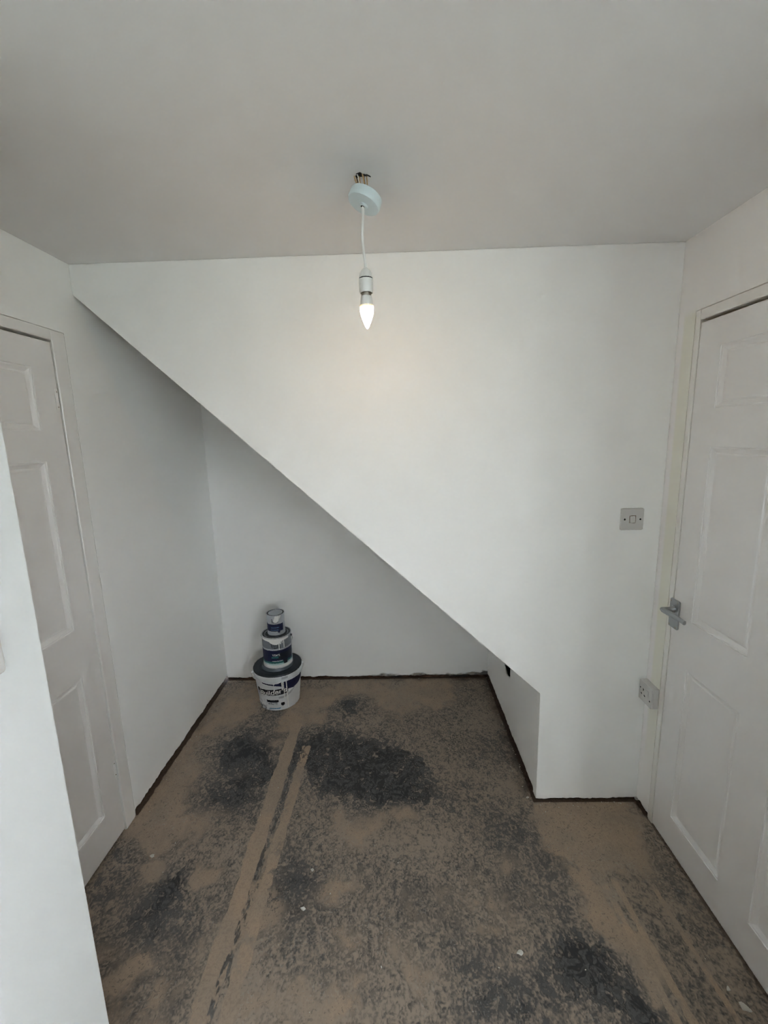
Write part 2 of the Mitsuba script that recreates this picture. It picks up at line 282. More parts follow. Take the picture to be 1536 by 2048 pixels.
DL = dict(hinge=1.533, far=0.800, top=1.976, bottom=0.012)        # left door leaf (along y)
wl = [(YH + 0.001, 0.0), (YH + 0.001, H)][::-1]
wl = Polygon([(YB + 0.1, H), (YH + 0.001, H), (YH + 0.001, 2.021), (1.601, 2.021), (1.601, 0.004)] + jag(1.603, YB + 0.1, 0.034, 0.007, seed=3, end=0.016))
w = obj("wall_left", move(slab(wl, -0.10, 0), LEFT), M_wall, label="off-white left wall running into the recess under the stairs", cat="wall", kind="structure")
def rough_strip(m, x0, x1, z1, depth, amp, seed, n=90, rows=5):
    """The rough masonry seen in the gap under a wall's plaster: a sheet with thickness in the wall's own plane."""
    u, v = np.meshgrid(np.linspace(x0, x1, n), np.linspace(-0.01, z1, rows), indexing="ij")
    d = depth + amp * (2 * meshkit.fbm(np.c_[u.ravel() * 25, v.ravel() * 60, np.zeros(u.size)] + seed, 3, seed) - 1).reshape(u.shape)
    front = np.stack([u, v, d], -1).reshape(-1, 3); back = front.copy(); back[:, 2] = depth - 0.03
    N = n * rows; f = []
    idx = lambda i, j: i * rows + j
    for i in range(n - 1):
        for j in range(rows - 1):
            a, b, c, e = idx(i, j), idx(i + 1, j), idx(i + 1, j + 1), idx(i, j + 1)
            f += [[a, b, c], [a, c, e], [a + N, c + N, b + N], [a + N, e + N, c + N]]
    for i in range(n - 1):
        for j in (0, rows - 1):
            a, b = idx(i, j), idx(i + 1, j); f += [[a, a + N, b + N], [a, b + N, b]]
    for j in range(rows - 1):
        for i in (0, n - 1):
            a, b = idx(i, j), idx(i, j + 1); f += [[a, a + N, b + N], [a, b + N, b]]
    return move(trimesh.Trimesh(np.vstack([front, back]), np.array(f), process=False), m)
obj("cupboard_back", box(XL - 0.30, XL - 0.27, YH - 0.1, 1.70, 0, 2.15), M_dark, w)  # unseen black box added behind the left door to stop daylight leaking in
for a in (1.66, 0.69):
    obj("cupboard_side", box(XL - 0.27, XL - 0.101, a, a + 0.03, 0, 2.15), M_dark, w)
obj("cupboard_top", box(XL - 0.27, XL - 0.101, 0.72, 1.66, 2.10, 2.15), M_dark, w)
obj("exposed_base", rough_strip(LEFT, 1.603, YB, 0.055, -0.030, 0.008, 1), M_base, w, label="dark brown gap where the skirting was taken off")

wb = Polygon([(XR + 0.12, H), (XL, H)] + jag(XL, XE + 0.0, 0.020, 0.007, seed=11, end=0.008) + [(XE + 0.03, 0.0), (XR + 0.12, 0.0)])
w = obj("wall_back", move(slab(wb, -0.10, 0), BACK), M_back, label="off-white back wall of the recess under the stairs, behind the tins", cat="wall", kind="structure")
obj("exposed_base", rough_strip(BACK, XL, XE, 0.045, -0.012, 0.006, 2), M_base, w, label="dark brown gap under the plaster")

pts = [(XL, ZD), (XE, ZE), (XE, 0.012)] + jag(XE + 0.012, XR, 0.013, 0.006, seed=21, end=0.004) + [(XR, H), (XL, H)]
core = np.array(pts)
w = obj("wall_stairs", move(bevel_slab(core, -0.04, 0.0, 0.003), FRONT), M_wall, label="off-white panel closing the stairs, cut along a straight diagonal", cat="wall", kind="structure")
so = Polygon([(XL, ZD), (XE, ZE), (XE + 0.02, ZE + 0.03), (XL, ZD + 0.05)])
obj("soffit", move(slab(so, -(YB - YF), -0.041), FRONT), M_wall, w)
obj("exposed_base", rough_strip(FRONT, XE + 0.006, XR, 0.03, -0.013, 0.005, 3), M_base, w, label="dark gap under the ragged plaster edge")

hole = [(2.263, 0.322), (2.243, 0.345), (2.225, 0.350), (2.21, 0.372), (2.16, 0.388), (2.128, 0.392), (2.133, 0.345), (2.128, 0.318), (2.15, 0.318), (2.175, 0.304), (2.205, 0.301), (2.22, 0.312)]
wr = Polygon([(YB, ZE + 0.01), (YF + 0.041, ZE + 0.01)] + jag(YF + 0.041, YB, 0.032, 0.006, seed=31, end=0.014), [hole])
w = obj("wall_recess", move(slab(wr, -0.006, 0), RECESS), M_wall, label="off-white low side wall of the recess, with a small black hole", cat="wall", kind="structure")
obj("hole_backing", move(slab(Polygon(rect(2.09, 2.30, 0.26, 0.43)), -0.10, -0.06), RECESS), M_dark, w, label="black hole through the plasterboard")
obj("exposed_base", rough_strip(RECESS, YF + 0.02, YB, 0.050, -0.028, 0.008, 4), M_base, w, label="dark brown gap along the floor")

DR = dict(lock=1.556, hinge=0.737, top=1.976, bottom=0.008)        # right door leaf
W0, W1, WZ0, WZ1 = -2.45, -0.35, 1.05, 2.17                          # the window behind the camera
wr_ = Polygon([(YB, H), (YR, H), (YR, 0), (0.690, 0), (0.690, 2.021), (1.585, 2.021), (1.585, 0.004)] + jag(1.587, YF - 0.002, 0.022, 0.006, seed=41, end=0.008) + [(YF + 0.001, 0.0), (YB, 0.0)],
              [rect(W0, W1, WZ0, WZ1)])
w = obj("wall_right", move(slab(wr_, -0.12, 0), RIGHT), M_rwall, label="off-white right wall around the closed panel door", cat="wall", kind="structure")
obj("room_back", box(XR + 0.27, XR + 0.30, 0.60, 1.70, 0, 2.15), M_dark, w)  # black casing added out of sight behind the right door, blocks stray daylight
for a in (1.66, 0.60):
    obj("room_side", box(XR + 0.121, XR + 0.27, a, a + 0.03, 0, 2.15), M_dark, w)
obj("room_top", box(XR + 0.121, XR + 0.27, 0.63, 1.66, 2.10, 2.15), M_dark, w)
obj("exposed_base", rough_strip(RIGHT, 1.587, YF, 0.045, -0.012, 0.005, 5, n=12), M_base, w, label="dark gap beside the door lining")
wf = thing("window_1", "white casement window frame in the right wall behind the camera", "window", kind="structure")
for a in ((W0, W0 + 0.05, WZ0, WZ1), (W1 - 0.05, W1, WZ0, WZ1), (W0 + 0.05, W1 - 0.05, WZ0, WZ0 + 0.05), (W0 + 0.05, W1 - 0.05, WZ1 - 0.05, WZ1)):
    obj("frame", move(slab(Polygon(rect(*a)), -0.11, -0.05), RIGHT), M_gloss, wf)
obj("mullion", move(slab(Polygon(rect((W0 + W1) / 2 - 0.03, (W0 + W1) / 2 + 0.03, WZ0 + 0.05, WZ1 - 0.05)), -0.11, -0.05), RIGHT), M_gloss, wf)

hp = [(XH, YR), (XH, YH), (XL - 0.10, YH), (XL - 0.10, YH - 0.10), (XH - 0.10, YH - 0.10), (XH - 0.10, YR)]
def round_corner(pts, i, r, n=5):
    p = [np.array(q, float) for q in pts]; a, b, c = p[i - 1], p[i], p[i + 1]
    u, v = (a - b) / np.linalg.norm(a - b), (c - b) / np.linalg.norm(c - b)
    o = b + r * (u + v); arc = []
    for k in range(n + 1):
        t = k / n * math.pi / 2
        arc.append(o - r * v * math.cos(t) * 1.0 - r * u * math.sin(t))
    return p[:i] + arc + p[i + 1:]
hm = slab(Polygon(round_corner(hp, 1, 0.004)), 0.0, H)
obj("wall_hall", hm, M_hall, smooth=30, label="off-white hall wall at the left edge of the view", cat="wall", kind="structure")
obj("wall_pier", box(0.80, XR - 0.001, 0.57, 0.66, 0, H), M_wall, label="narrow off-white pier added out of view to shade the right of the stair panel", cat="wall", kind="structure")  # unseen blocker, added to darken the right end of the stair panel
REAR = frame_of((0, YR, 0), X, Z, Y)
obj("wall_rear", move(slab(Polygon(rect(XH - 0.1, XR + 0.12, 0, H), [rect(0.70, 1.00, 0.06, 2.06)]), -0.10, 0), REAR), M_wall, label="off-white wall behind the camera", cat="wall", kind="structure")

# ------------------------------------------------------------------ doors
RING = [(0, 0), (0.0012, -0.0030), (0.0060, -0.0036), (0.0095, -0.0062), (0.0150, -0.0088), (0.0185, -0.0102), (0.0222, -0.0098), (0.0250, -0.0078), (0.0275, -0.0074)]
def door_panel(x0, x1, y0, y1):
    p = rect(x0, x1, y0, y1)
    L = [(p, -0.030)] + [(inset(p, s), d) for s, d in RING]
    return loft(L)
def door(name, M, lo, hi, z0, z1, cols, rows, face, label):
    d = thing(name, label, "door", kind="structure")
    holes = [rect(a, b, c, e) for a, b in cols for c, e in rows]
    outer = rect(lo, hi, z0, z1)
    body = slab(Polygon(inset(outer, 0.0025), holes), -0.0375, 0.0)
    rim = loft([(outer, -0.0375), (outer, -0.0025), (inset(outer, 0.0008), -0.0008), (inset(outer, 0.0026), 0.0)], cap0=False, cap1=False)
    sh = np.eye(4); sh[2, 3] = face
    obj("leaf", move(cat_([body, rim]), M @ sh), M_door, d)
    for a, b in cols:
        for c, e in rows:
            obj("panel", move(door_panel(a, b, c, e), M @ sh), M_door, d)
    return d
def lining(name, M, lo, hi, w, top, head, out, mat, label, depth=0.095):
    t = thing(name, label, "door frame", kind="structure")
    for a, b in ((lo - w, lo), (hi, hi + w)):
        obj("jamb", move(bevel_slab(rect(a, b, 0.0, head), -depth, out, 0.003), M), mat, t)
        # the stop that the leaf closes against
    obj("head", move(bevel_slab(rect(lo, hi, top, head), -depth, out, 0.003), M), mat, t)
    obj("stop", move(cat_([slab(Polygon(rect(lo, lo + 0.012, 0, top)), -depth, -0.045), slab(Polygon(rect(hi - 0.012, hi, 0, top)), -depth, -0.045),
                           slab(Polygon(rect(lo + 0.012, hi - 0.012, top - 0.012, top)), -depth, -0.045)]), M), M_stop, t, label="dark brown door stop in the gap above the leaf")
    return t
d1 = door("door_1", LEFT, DL["far"], DL["hinge"], DL["bottom"], DL["top"], [(0.895, 1.115), (1.215, 1.435)], [(0.165, 0.773), (0.958, 1.572), (1.675, 1.882)], -0.003,
          "white six-panel door in the left wall, half hidden by the hall wall")
lining("trim_1", LEFT, DL["far"] - 0.003, DL["hinge"] + 0.0045, 0.062, 1.984, 2.020, 0.0008, M_gloss, "glossy white door lining around the left door")
def hinge(d, yh, zc, M):
    h = numbered(d + "__hinge")
    k = trimesh.creation.cylinder(0.0042, 0.075, sections=12); k.apply_transform(M @ frame_of((yh, zc, 0.003), X, -Z, Y))
    scene[h] = mikit.ply(k, M_gloss, smooth=30); tag(h, "painted-over hinge knuckle")
    obj("flap", move(slab(Polygon(rect(yh - 0.020, yh - 0.004, zc - 0.037, zc + 0.037)), -0.0025, -0.0012), M), M_gloss, h)
    for dz in (-0.026, 0.026):
        s = trimesh.creation.cylinder(0.0016, 0.002, sections=10); s.apply_transform(M @ frame_of((yh - 0.011, zc + dz, -0.0005), X, Y, Z))
        obj("screw", s, M_brown, h)
for zc in (1.783, 0.305):
    hinge(d1, DL["hinge"] + 0.002, zc, LEFT)

d2 = door("door_2", RIGHT, DR["hinge"], DR["lock"], DR["bottom"], DR["top"], [(0.837, 1.084), (1.208, 1.455)], [(0.140, 0.762), (0.945, 1.566), (1.690, 1.886)], -0.001,
          "white six-panel door with a chrome lever handle in the right wall")
lining("trim_2", RIGHT, DR["hinge"] - 0.003, DR["lock"] + 0.0030, 0.024, 1.986, 2.020, 0.0008, M_cream, "cream-white door lining around the right door")
# the lever handle
h = numbered(d2 + "__handle"); tag(h, "chrome lever handle on a rectangular plate")
scene[h] = mikit.ply(move(bevel_slab(rrect(1.515, 1.565, 0.886, 0.996, 0.002), 0.0, 0.0065, 0.002), RIGHT), M_chrome)
boss = lathe([(0, 0.0065), (0.0135, 0.0065), (0.0135, 0.010), (0.0105, 0.013), (0.0085, 0.020), (0, 0.020)], 24); boss.apply_transform(RIGHT @ frame_of((1.542, 0.960, 0), X, Y, Z))
obj("rose", boss, M_chrome, h, smooth=40)
lp, lr = [], []
for t in np.linspace(0, 1, 26):
    if t < 0.35:
        lp.append((1.542, 0.960, 0.014 + 0.034 * t / 0.35)); lr.append(0.0075)
    else:
        a = (t - 0.35) / 0.65; k = min(1, a / 0.12)
        lp.append((1.542 - 0.125 * a, 0.960 + 0.002 * math.sin(a * 3), 0.048 + 0.004 * math.sin(k * math.pi / 2) - 0.004 * a)); lr.append(0.0085 - 0.0025 * a)
lv = tube(lp, np.array(lr), 14)
v = lv.vertices.copy(); far = np.clip((1.542 - v[:, 0]) / 0.03, 0, 1); v[:, 1] = 0.960 + (v[:, 1] - 0.960) * (1 + 0.35 * far); lv.vertices = v
obj("lever", move(lv, RIGHT), M_chrome, h, smooth=50)
for yy in (1.5215, 1.5585):
    for zz in (0.8935, 0.9885):
        s = lathe([(0, 0.0065), (0.0036, 0.0065), (0.0028, 0.0078), (0, 0.0080)], 14); s.apply_transform(RIGHT @ frame_of((yy, zz, 0), X, Y, Z))
        obj("screw", s, M_steel, h, smooth=40)

# ------------------------------------------------------------------ switches and socket
def switch(M, cx, cz, label):
    k = thing("light_switch", label, "light switch")
    obj("plate", move(bevel_slab(rrect(cx - 0.0435, cx + 0.0435, cz - 0.0435, cz + 0.0435, 0.006), 0.0005, 0.0095, 0.003), M), M_plate, k)
    ro = loft([(rect(cx - 0.0105, cx + 0.0105, cz - 0.014, cz + 0.013), 0.0095), (rect(cx - 0.0105, cx + 0.0105, cz - 0.014, cz + 0.013), 0.0100), (rect(cx - 0.0098, cx + 0.0098, cz - 0.0130, cz + 0.0120), 0.0118)])
    v = ro.vertices.copy(); top = v[:, 2] > 0.011; v[top, 2] += 0.10 * (cz - v[top, 1]); ro.vertices = v
    obj("rocker", move(ro, M), M_plate, k)
    gap = Polygon(rect(cx - 0.0122, cx + 0.0122, cz - 0.0155, cz + 0.0150), [rect(cx - 0.0106, cx + 0.0106, cz - 0.0141, cz + 0.0131)])
    obj("rocker_gap", move(slab(gap, 0.0095, 0.0098), M), M_brown, k)
    for s in (-0.030, 0.030):
        sc = lathe([(0, 0.0095), (0.0036, 0.0095), (0.0036, 0.0099), (0, 0.0099)], 14); sc.apply_transform(M @ frame_of((cx + s, cz, 0), X, Y, Z))
        obj("screw", sc, M_dark, k)
    return k
switch(FRONT, 0.9295, 1.2815, "square grey-white light switch with one rocker and two dark screws on the stair panel")
switch(HALL, 0.6365, 1.2815, "light switch on the hall wall, cut off by the photo's left edge")

sy, sz, so_ = 1.6285, 0.553, 0.030
k = thing("power_socket", "single switched power socket in a surface box between door and corner", "power socket")
obj("back_box", move(bevel_slab(rrect(sy - 0.043, sy + 0.043, sz - 0.043, sz + 0.043, 0.003), 0.0005, 0.021, 0.001), RIGHT), M_plate, k)
obj("faceplate", move(bevel_slab(rrect(sy - 0.0435, sy + 0.0435, sz - 0.0435, sz + 0.0435, 0.005), 0.0215, so_, 0.003), RIGHT), M_plate, k)
def mark(name, cx, cz, w_, h_, mat, t=0.0004, lab=None):
    obj(name, move(slab(Polygon(rect(cx - w_ / 2, cx + w_ / 2, cz - h_ / 2, cz + h_ / 2)), so_, so_ + t), RIGHT), mat, k, label=lab)
mark("pin_hole", sy + 0.013, sz + 0.010, 0.005, 0.010, M_dark)
mark("pin_hole", sy + 0.0235, sz - 0.012, 0.008, 0.005, M_dark)
mark("pin_hole", sy + 0.0025, sz - 0.012, 0.008, 0.005, M_dark)
obj("rocker", move(loft([(rect(sy - 0.0245, sy - 0.0115, sz - 0.002, sz + 0.022), so_), (rect(sy - 0.0240, sy - 0.0120, sz - 0.0015, sz + 0.0215), so_ + 0.003)]), RIGHT), M_plate, k)
for s in (-0.0335, 0.0335):
    sc = lathe([(0, so_), (0.0034, so_), (0.0034, so_ + 0.0004), (0, so_ + 0.0004)], 14); sc.apply_transform(RIGHT @ frame_of((sy + s, sz - 0.002 + (0.012 if s > 0 else -0.012), 0), X, Y, Z))
    obj("screw", sc, M_dark, k)

# ------------------------------------------------------------------ the pendant lamp
PX, PY = -0.0625, 1.205
lamp = thing("pendant_light", "bare pendant light hanging from exposed wires, with a lit candle bulb", "lamp")
nrm = np.array([-0.37, -0.10, -0.92]); nrm /= np.linalg.norm(nrm)
ax = np.cross([0, 1, 0], nrm); ax /= np.linalg.norm(ax); ay = np.cross(nrm, ax)
FC = np.array([PX - 0.001, PY, 2.2065])                       # middle of the rose's underside
RM = frame_of(FC, ax, ay, nrm)
rose = lathe([(0, -0.026), (0.0385, -0.026), (0.0415, -0.024), (0.0425, -0.006), (0.0405, -0.001), (0.0380, 0.0), (0.013, 0.0005), (0.0115, 0.003), (0.0085, 0.0045), (0.0055, 0.0045), (0.0055, 0.001), (0, 0.001)], 56)
rk = obj("ceiling_rose", move(rose, RM), M_rose, lamp, smooth=35, label="pale blue-white tilted ceiling rose")
gr = lathe([(0.0, 0.0008), (0.0052, 0.0008), (0.0052, 0.0046), (0.0, 0.0046)], 20)
obj("cable_entry", move(gr, RM), M_dark, rk)
top = FC - nrm * 0.026
WH = np.array([PX - 0.005, PY, H])
for i, (dx, dy, tx, ty, m, r) in enumerate([(-0.020, 0.004, -0.019, 0.002, M_tan, 0.0022), (-0.013, -0.006, -0.012, -0.006, M_cable, 0.0016), (-0.006, 0.004, -0.008, 0.003, M_tan, 0.0024), (-0.009, 0.010, -0.012, 0.009, M_brown, 0.0022), (0.001, -0.004, -0.001, -0.004, M_tan, 0.0022), (0.007, 0.002, 0.003, 0.002, M_brown, 0.0020), (0.013, 0.005, 0.008, 0.005, M_tan, 0.0020), (-0.016, 0.009, -0.015, 0.008, M_brown, 0.0018)]):
    a, b = WH + [dx, dy, 0.012], top + ax * tx + ay * ty + nrm * 0.004
    if abs(ax[0]) and ax[0] < 0:
        b = top - ax * tx + ay * ty + nrm * 0.004
    c1 = a * 0.66 + b * 0.34 + [0.002 * math.sin(i * 2.1), 0, 0]; c2 = a * 0.33 + b * 0.67 + [0.002 * math.cos(i * 1.7), 0, 0]
    obj("wire", tube([a, c1, c2, b], 0.8 * r, 8), m, lamp, smooth=40)
hole = []
for i in range(26):
    a = i / 26 * 2 * math.pi
    r = 0.0115 * (1 + 0.35 * math.sin(3 * a + 1) + 0.18 * math.sin(7 * a))
    hole.append((WH[0] + 0.000 + 1.15 * r * math.cos(a), WH[1] + 0.75 * r * math.sin(a)))
obj("ceiling_hole", move(loft([(np.array(hole), H - 0.0012), (np.array(hole), H + 0.001)]), np.eye(4)), M_dark, lamp, label="ragged dark cable hole in the plaster")
tw = [(WH[0] + 0.010, PY - 0.004, H - 0.003), (WH[0] + 0.015, PY - 0.006, H - 0.003), (WH[0] + 0.021, PY - 0.008, H - 0.007), (WH[0] + 0.025, PY - 0.009, H - 0.010)]
obj("sleeve_scrap", tube(tw, [0.0010, 0.0012, 0.0016, 0.0010], 8), M_black, lamp, smooth=40)
c0 = FC + nrm * 0.002
cz = np.linspace(0, 1, 16)
cord = np.array([c0 * (1 - t) + np.array([PX, PY, 2.055]) * t + [-0.004 * math.sin(t * math.pi) + 0.001 * math.sin(t * 9), 0, 0] for t in cz])
obj("flex", tube(cord, 0.0034, 12), M_cable, lamp, smooth=40, label="thin white flex")
hold = lathe([(0, 2.060), (0.0045, 2.060), (0.0065, 2.0585), (0.0120, 2.053), (0.0160, 2.046), (0.0178, 2.038), (0.0182, 2.0345), (0, 2.0345)], 40, (PX, PY, 0))
lh = obj("lamp_holder", hold, M_plastic, lamp, smooth=35, label="white bayonet lamp holder")
obj("ring", lathe([(0, 2.0345), (0.0172, 2.0345), (0.0172, 2.0318), (0, 2.0318)], 40, (PX, PY, 0)), M_black, lh)
obj("skirt", lathe([(0, 2.0318), (0.0186, 2.0318), (0.0188, 2.028), (0.0182, 2.004), (0.0170, 1.9985), (0.0152, 1.9985), (0.0150, 2.004), (0, 2.004)], 40, (PX, PY, 0)), M_plastic, lh, smooth=35)
bulb = numbered(lamp + "__bulb"); tag(bulb, "glowing candle bulb")
cand = [(0, 1.9095), (0.0018, 1.9100), (0.0036, 1.9125), (0.0068, 1.9185), (0.0104, 1.9270), (0.0137, 1.9355), (0.0164, 1.9440), (0.0182, 1.9525), (0.0189, 1.9600), (0.0187, 1.9635), (0.0, 1.9635)]
cm = lathe(cand, 40, (PX, PY, 0)); trimesh.repair.fix_normals(cm)
BULB = 210.0
scene[bulb] = {**mikit.ply(cm, M_plastic, smooth=40), "emitter": {"type": "area", "radiance": {"type": "rgb", "value": [BULB * 1.0, BULB * 0.56, BULB * 0.22]}}}
gm = lathe([(0, 1.9636), (0.0187, 1.9636), (0.0183, 1.9672), (0, 1.9672)], 40, (PX, PY, 0)); trimesh.repair.fix_normals(gm)
obj("glow_ring", gm, M_plastic, bulb, emitter={"type": "area", "radiance": {"type": "rgb", "value": [3.2, 1.75, 0.50]}}, label="dimmer amber edge of the glowing diffuser")
obj("collar", lathe([(0, 1.9673), (0.0176, 1.9673), (0.0168, 1.9720), (0.0150, 1.9860), (0.0142, 1.9905), (0, 1.9905)], 40, (PX, PY, 0)), M_plastic, bulb, smooth=35)
obj("cap", lathe([(0, 1.9905), (0.0128, 1.9905), (0.0128, 2.0035), (0, 2.0035)], 40, (PX, PY, 0)), M_steel, bulb, smooth=35)

# ------------------------------------------------------------------ paint bucket and tins
def wrap(mesh, c, rad, a0=0.0, fine=0.006):
    """Flat artwork (x along the girth, y up, z outwards) laid on a round tin at c; angle 0 faces the camera (towards -y)."""
    m = mesh.copy()
    v, f = trimesh.remesh.subdivide_to_size(m.vertices, m.faces, fine) if fine else (m.vertices, m.faces)
    r = np.array([rad(z) if callable(rad) else rad for z in v[:, 1]])
    a = a0 + v[:, 0] / r
    rr = r + v[:, 2]
    return trimesh.Trimesh(np.c_[c[0] + rr * np.sin(a), c[1] - rr * np.cos(a), c[2] + v[:, 1]], f, process=False)
def text(s, h, x, y, bold=True, t=0.0006, sx=1.0):
    m = meshkit.text_mesh(s, h, t, bold); b = m.bounds
    m.apply_translation((-(b[0][0] + b[1][0]) / 2, 0, 0)); m.apply_scale((sx, 1, 1)); m.apply_translation((x, y, 0.0004))
    return m
def patch(x0, x1, y0, y1, t=0.0005):
    nx = max(2, int((x1 - x0) / 0.006))
    xs = np.linspace(x0, x1, nx)
    return slab(Polygon([(x, y0) for x in xs] + [(x, y1) for x in xs[::-1]]), 0.0, t)
def ring_patch(c, rad, y0, y1, t=0.0004, n=72):
    r0, r1 = (rad(y0), rad(y1)) if callable(rad) else (rad, rad)
    return lathe([(r0 - 0.001, y0), (r0 + t, y0), (r1 + t, y1), (r1 - 0.001, y1)], n, c)

# bucket
BC = np.array([-0.752, 2.445, 0.0])
brad = lambda z: 0.121 + (0.1445 - 0.121) * z / 0.235
bk = thing("paint_bucket", "large white plastic paint bucket with black lid on the floor, bottom of the stack", "paint bucket")
body = lathe([(0, 0.002), (0.116, 0.002), (0.121, 0.006), (brad(0.200), 0.200), (0.1475, 0.201), (0.1475, 0.207), (brad(0.209), 0.209), (brad(0.216), 0.216), (0.1485, 0.2165), (0.1490, 0.236), (0.1475, 0.2385), (0, 0.2385)], 80, BC)
def bucket_color(p, n, uv):                            # paint-smeared and scuffed with adhesive low on the left
    a = fbm(p.x * 60, p.y * 60, p.z * 25, 3)
    side = smoothstep(BC[0] + 0.02, BC[0] - 0.09, p.x) * (1 - smoothstep(0.02, 0.09, p.z))
    c = mi.Color3f(0.66, 0.68, 0.70)
    return mix(c, mi.Color3f(0.07, 0.075, 0.08), smoothstep(0.52, 0.60, a) * side)
M_bucket = pl("mat_bucket", mikit.proc(bucket_color), 0.35, 0.5)
bb = obj("body", body, M_bucket, bk, smooth=30)
lid = lathe([(0, 0.2385), (0.1470, 0.2385), (0.1478, 0.2440), (0.1460, 0.2475), (0.1425, 0.2480), (0.1400, 0.2440), (0.1330, 0.2420), (0.1120, 0.2420), (0.1090, 0.2440), (0.0970, 0.2450), (0.0, 0.2450)], 80, BC)
ld = obj("lid", lid, M_lid, bk, smooth=30, label="glossy black lid")
obj("boss", lathe([(0, 0.2450), (0.0965, 0.2450), (0.0945, 0.2560), (0.0920, 0.2600), (0.0, 0.2600)], 80, BC), M_lidgrey, ld, smooth=30)
# bail handle hanging down behind
ear = []
hr = numbered(bk + "__handle"); tag(hr, "thin white bail handle hanging down")
hp_ = []
ha = math.radians(20)
hx, hy = np.array([math.cos(ha), math.sin(ha), 0]), np.array([-math.sin(ha), math.cos(ha), 0])
for t in np.linspace(0, math.pi, 41):
    hp_.append(BC + hx * 0.1585 * math.cos(t) + hy * 0.085 * math.sin(t) + np.array([0, 0, 0.222 - 0.130 * math.sin(t) ** 0.8]))
scene[hr] = mikit.ply(tube(hp_, 0.0032, 8), M_cable, smooth=40)
for s in (-1, 1):
    e = trimesh.creation.cylinder(0.008, 0.010, sections=20)
    e.apply_transform(frame_of(BC + hx * s * 0.1520 + np.array([0, 0, 0.222]), hy, Z, hx * s))
    obj("ear", e, M_bucket, hr, smooth=40)
lb = numbered(bk + "__label"); tag(lb, "white label with a navy swoosh and lettering")
sw = [(-0.075, 0.196), (-0.045, 0.192), (0.0, 0.188), (0.030, 0.192), (0.055, 0.199), (0.235, 0.200), (0.230, 0.165), (0.160, 0.142), (0.120, 0.136), (0.085, 0.142), (0.062, 0.152), (0.046, 0.168), (0.025, 0.176), (-0.02, 0.183), (-0.05, 0.187), (-0.075, 0.191)]
sw = [(x + 0.010, y) for x, y in sw]
scene[lb] = mikit.ply(wrap(slab(Polygon(sw).buffer(0.001), 0, 0.0004), BC, brad), M_navy)
sw2 = [(0.030, 0.100), (0.060, 0.104), (0.100, 0.118), (0.140, 0.142), (0.140, 0.130), (0.105, 0.104), (0.070, 0.090), (0.030, 0.086)]
obj("grey_sweep", wrap(slab(Polygon(sw2), 0, 0.0004), BC, brad), M_lgrey, lb)
tm = text("Builder's", 0.030, 0.0, 0.118, True)
sh = np.eye(4); sh[1, 0] = 0.13
tm.apply_transform(sh)
tx0, tx1 = tm.bounds[0][0], tm.bounds[1][0]
shadow = Polygon([(tx0 - 0.004, 0.110), (tx1 + 0.004, 0.119), (tx1 + 0.006, 0.150), (tx1 - 0.02, 0.153), (tx0 + 0.02, 0.148), (tx0 - 0.004, 0.140)])
obj("title_ground", wrap(slab(shadow.buffer(0.002), 0, 0.0006), BC, brad), M_ink, lb)
tm.apply_translation((0, 0, 0.0006))
obj("lettering", wrap(tm, BC, brad), M_paint, lb)
obj("title_tail", wrap(cat_([patch(-0.115, -0.096, 0.130, 0.152), patch(-0.108, -0.103, 0.112, 0.150), patch(-0.092, -0.076, 0.128, 0.147)]), BC, brad), M_ink, lb)
obj("text_bar", wrap(patch(-0.045, 0.028, 0.064, 0.080), BC, brad), M_ink, lb)
obj("small_lettering", wrap(text("WHITE", 0.013, -0.008, 0.048, True), BC, brad), M_grey, lb)
obj("badge", wrap(slab(Polygon([(0.040, 0.058), (0.062, 0.058), (0.062, 0.042), (0.051, 0.034), (0.040, 0.042)]), 0, 0.0005), BC, brad), M_ink, lb)
obj("blue_line", wrap(patch(-0.030, 0.036, 0.018, 0.024), BC, brad), M_sky, lb)
obj("barcode", wrap(cat_([patch(-0.110 + 0.0085 * i, -0.106 + 0.0085 * i, 0.014 + 0.003 * (i % 2), 0.040 - 0.004 * (i % 3)) for i in range(7)]), BC, brad), M_grey, lb)
obj("rim_sticker", wrap(patch(0.060, 0.098, 0.2195, 0.2335), BC, 0.1495), M_lgrey, lb)
def drips(rows, c, rad, top):
    ms = []
    for x, w_, l in rows:
        p = Point(x, top - l).buffer(w_ / 2 * 1.15).union(Polygon(rect(x - w_ / 2, x + w_ / 2, top - l, top)))
        ms.append(slab(p.buffer(0.0), 0, 0.0012))
    return wrap(cat_(ms), c, rad, fine=0.008)
obj("paint_drip", drips([(0.066, 0.004, 0.120), (0.084, 0.005, 0.190), (0.058, 0.008, 0.055), (0.010, 0.004, 0.060)], BC, lambda z: brad(z) + 0.0008, 0.205), M_paint, bk, label="runs of white paint")

# middle tin
C2 = np.array([-0.7455, 2.445, 0.2600])
R2, H2 = 0.0885, 0.198
t2 = thing("paint_tin", "metal paint tin with grey, black and teal label, standing on the bucket's lid", "paint tin")
obj("body", lathe([(0, 0.0), (R2 - 0.001, 0.0), (R2 + 0.0005, 0.002), (R2 - 0.0012, 0.005), (R2 - 0.0012, H2 - 0.008), (R2 + 0.0012, H2 - 0.006), (R2 + 0.0012, H2 - 0.001), (R2 - 0.001, H2), (R2 - 0.004, H2 - 0.001), (R2 - 0.004, H2 - 0.005), (0, H2 - 0.005)], 72, C2), M_lgrey, t2, smooth=30)
l2 = obj("lid", lathe([(0, H2 - 0.005), (R2 - 0.0045, H2 - 0.005), (R2 - 0.0045, H2 - 0.002), (R2 - 0.011, H2 - 0.001), (R2 - 0.014, H2 - 0.005), (R2 - 0.023, H2 - 0.005), (R2 - 0.025, H2 - 0.001), (R2 - 0.028, H2), (0, H2)], 72, C2), M_lid, t2, smooth=30, label="black lid")
R2b = R2 - 0.0012
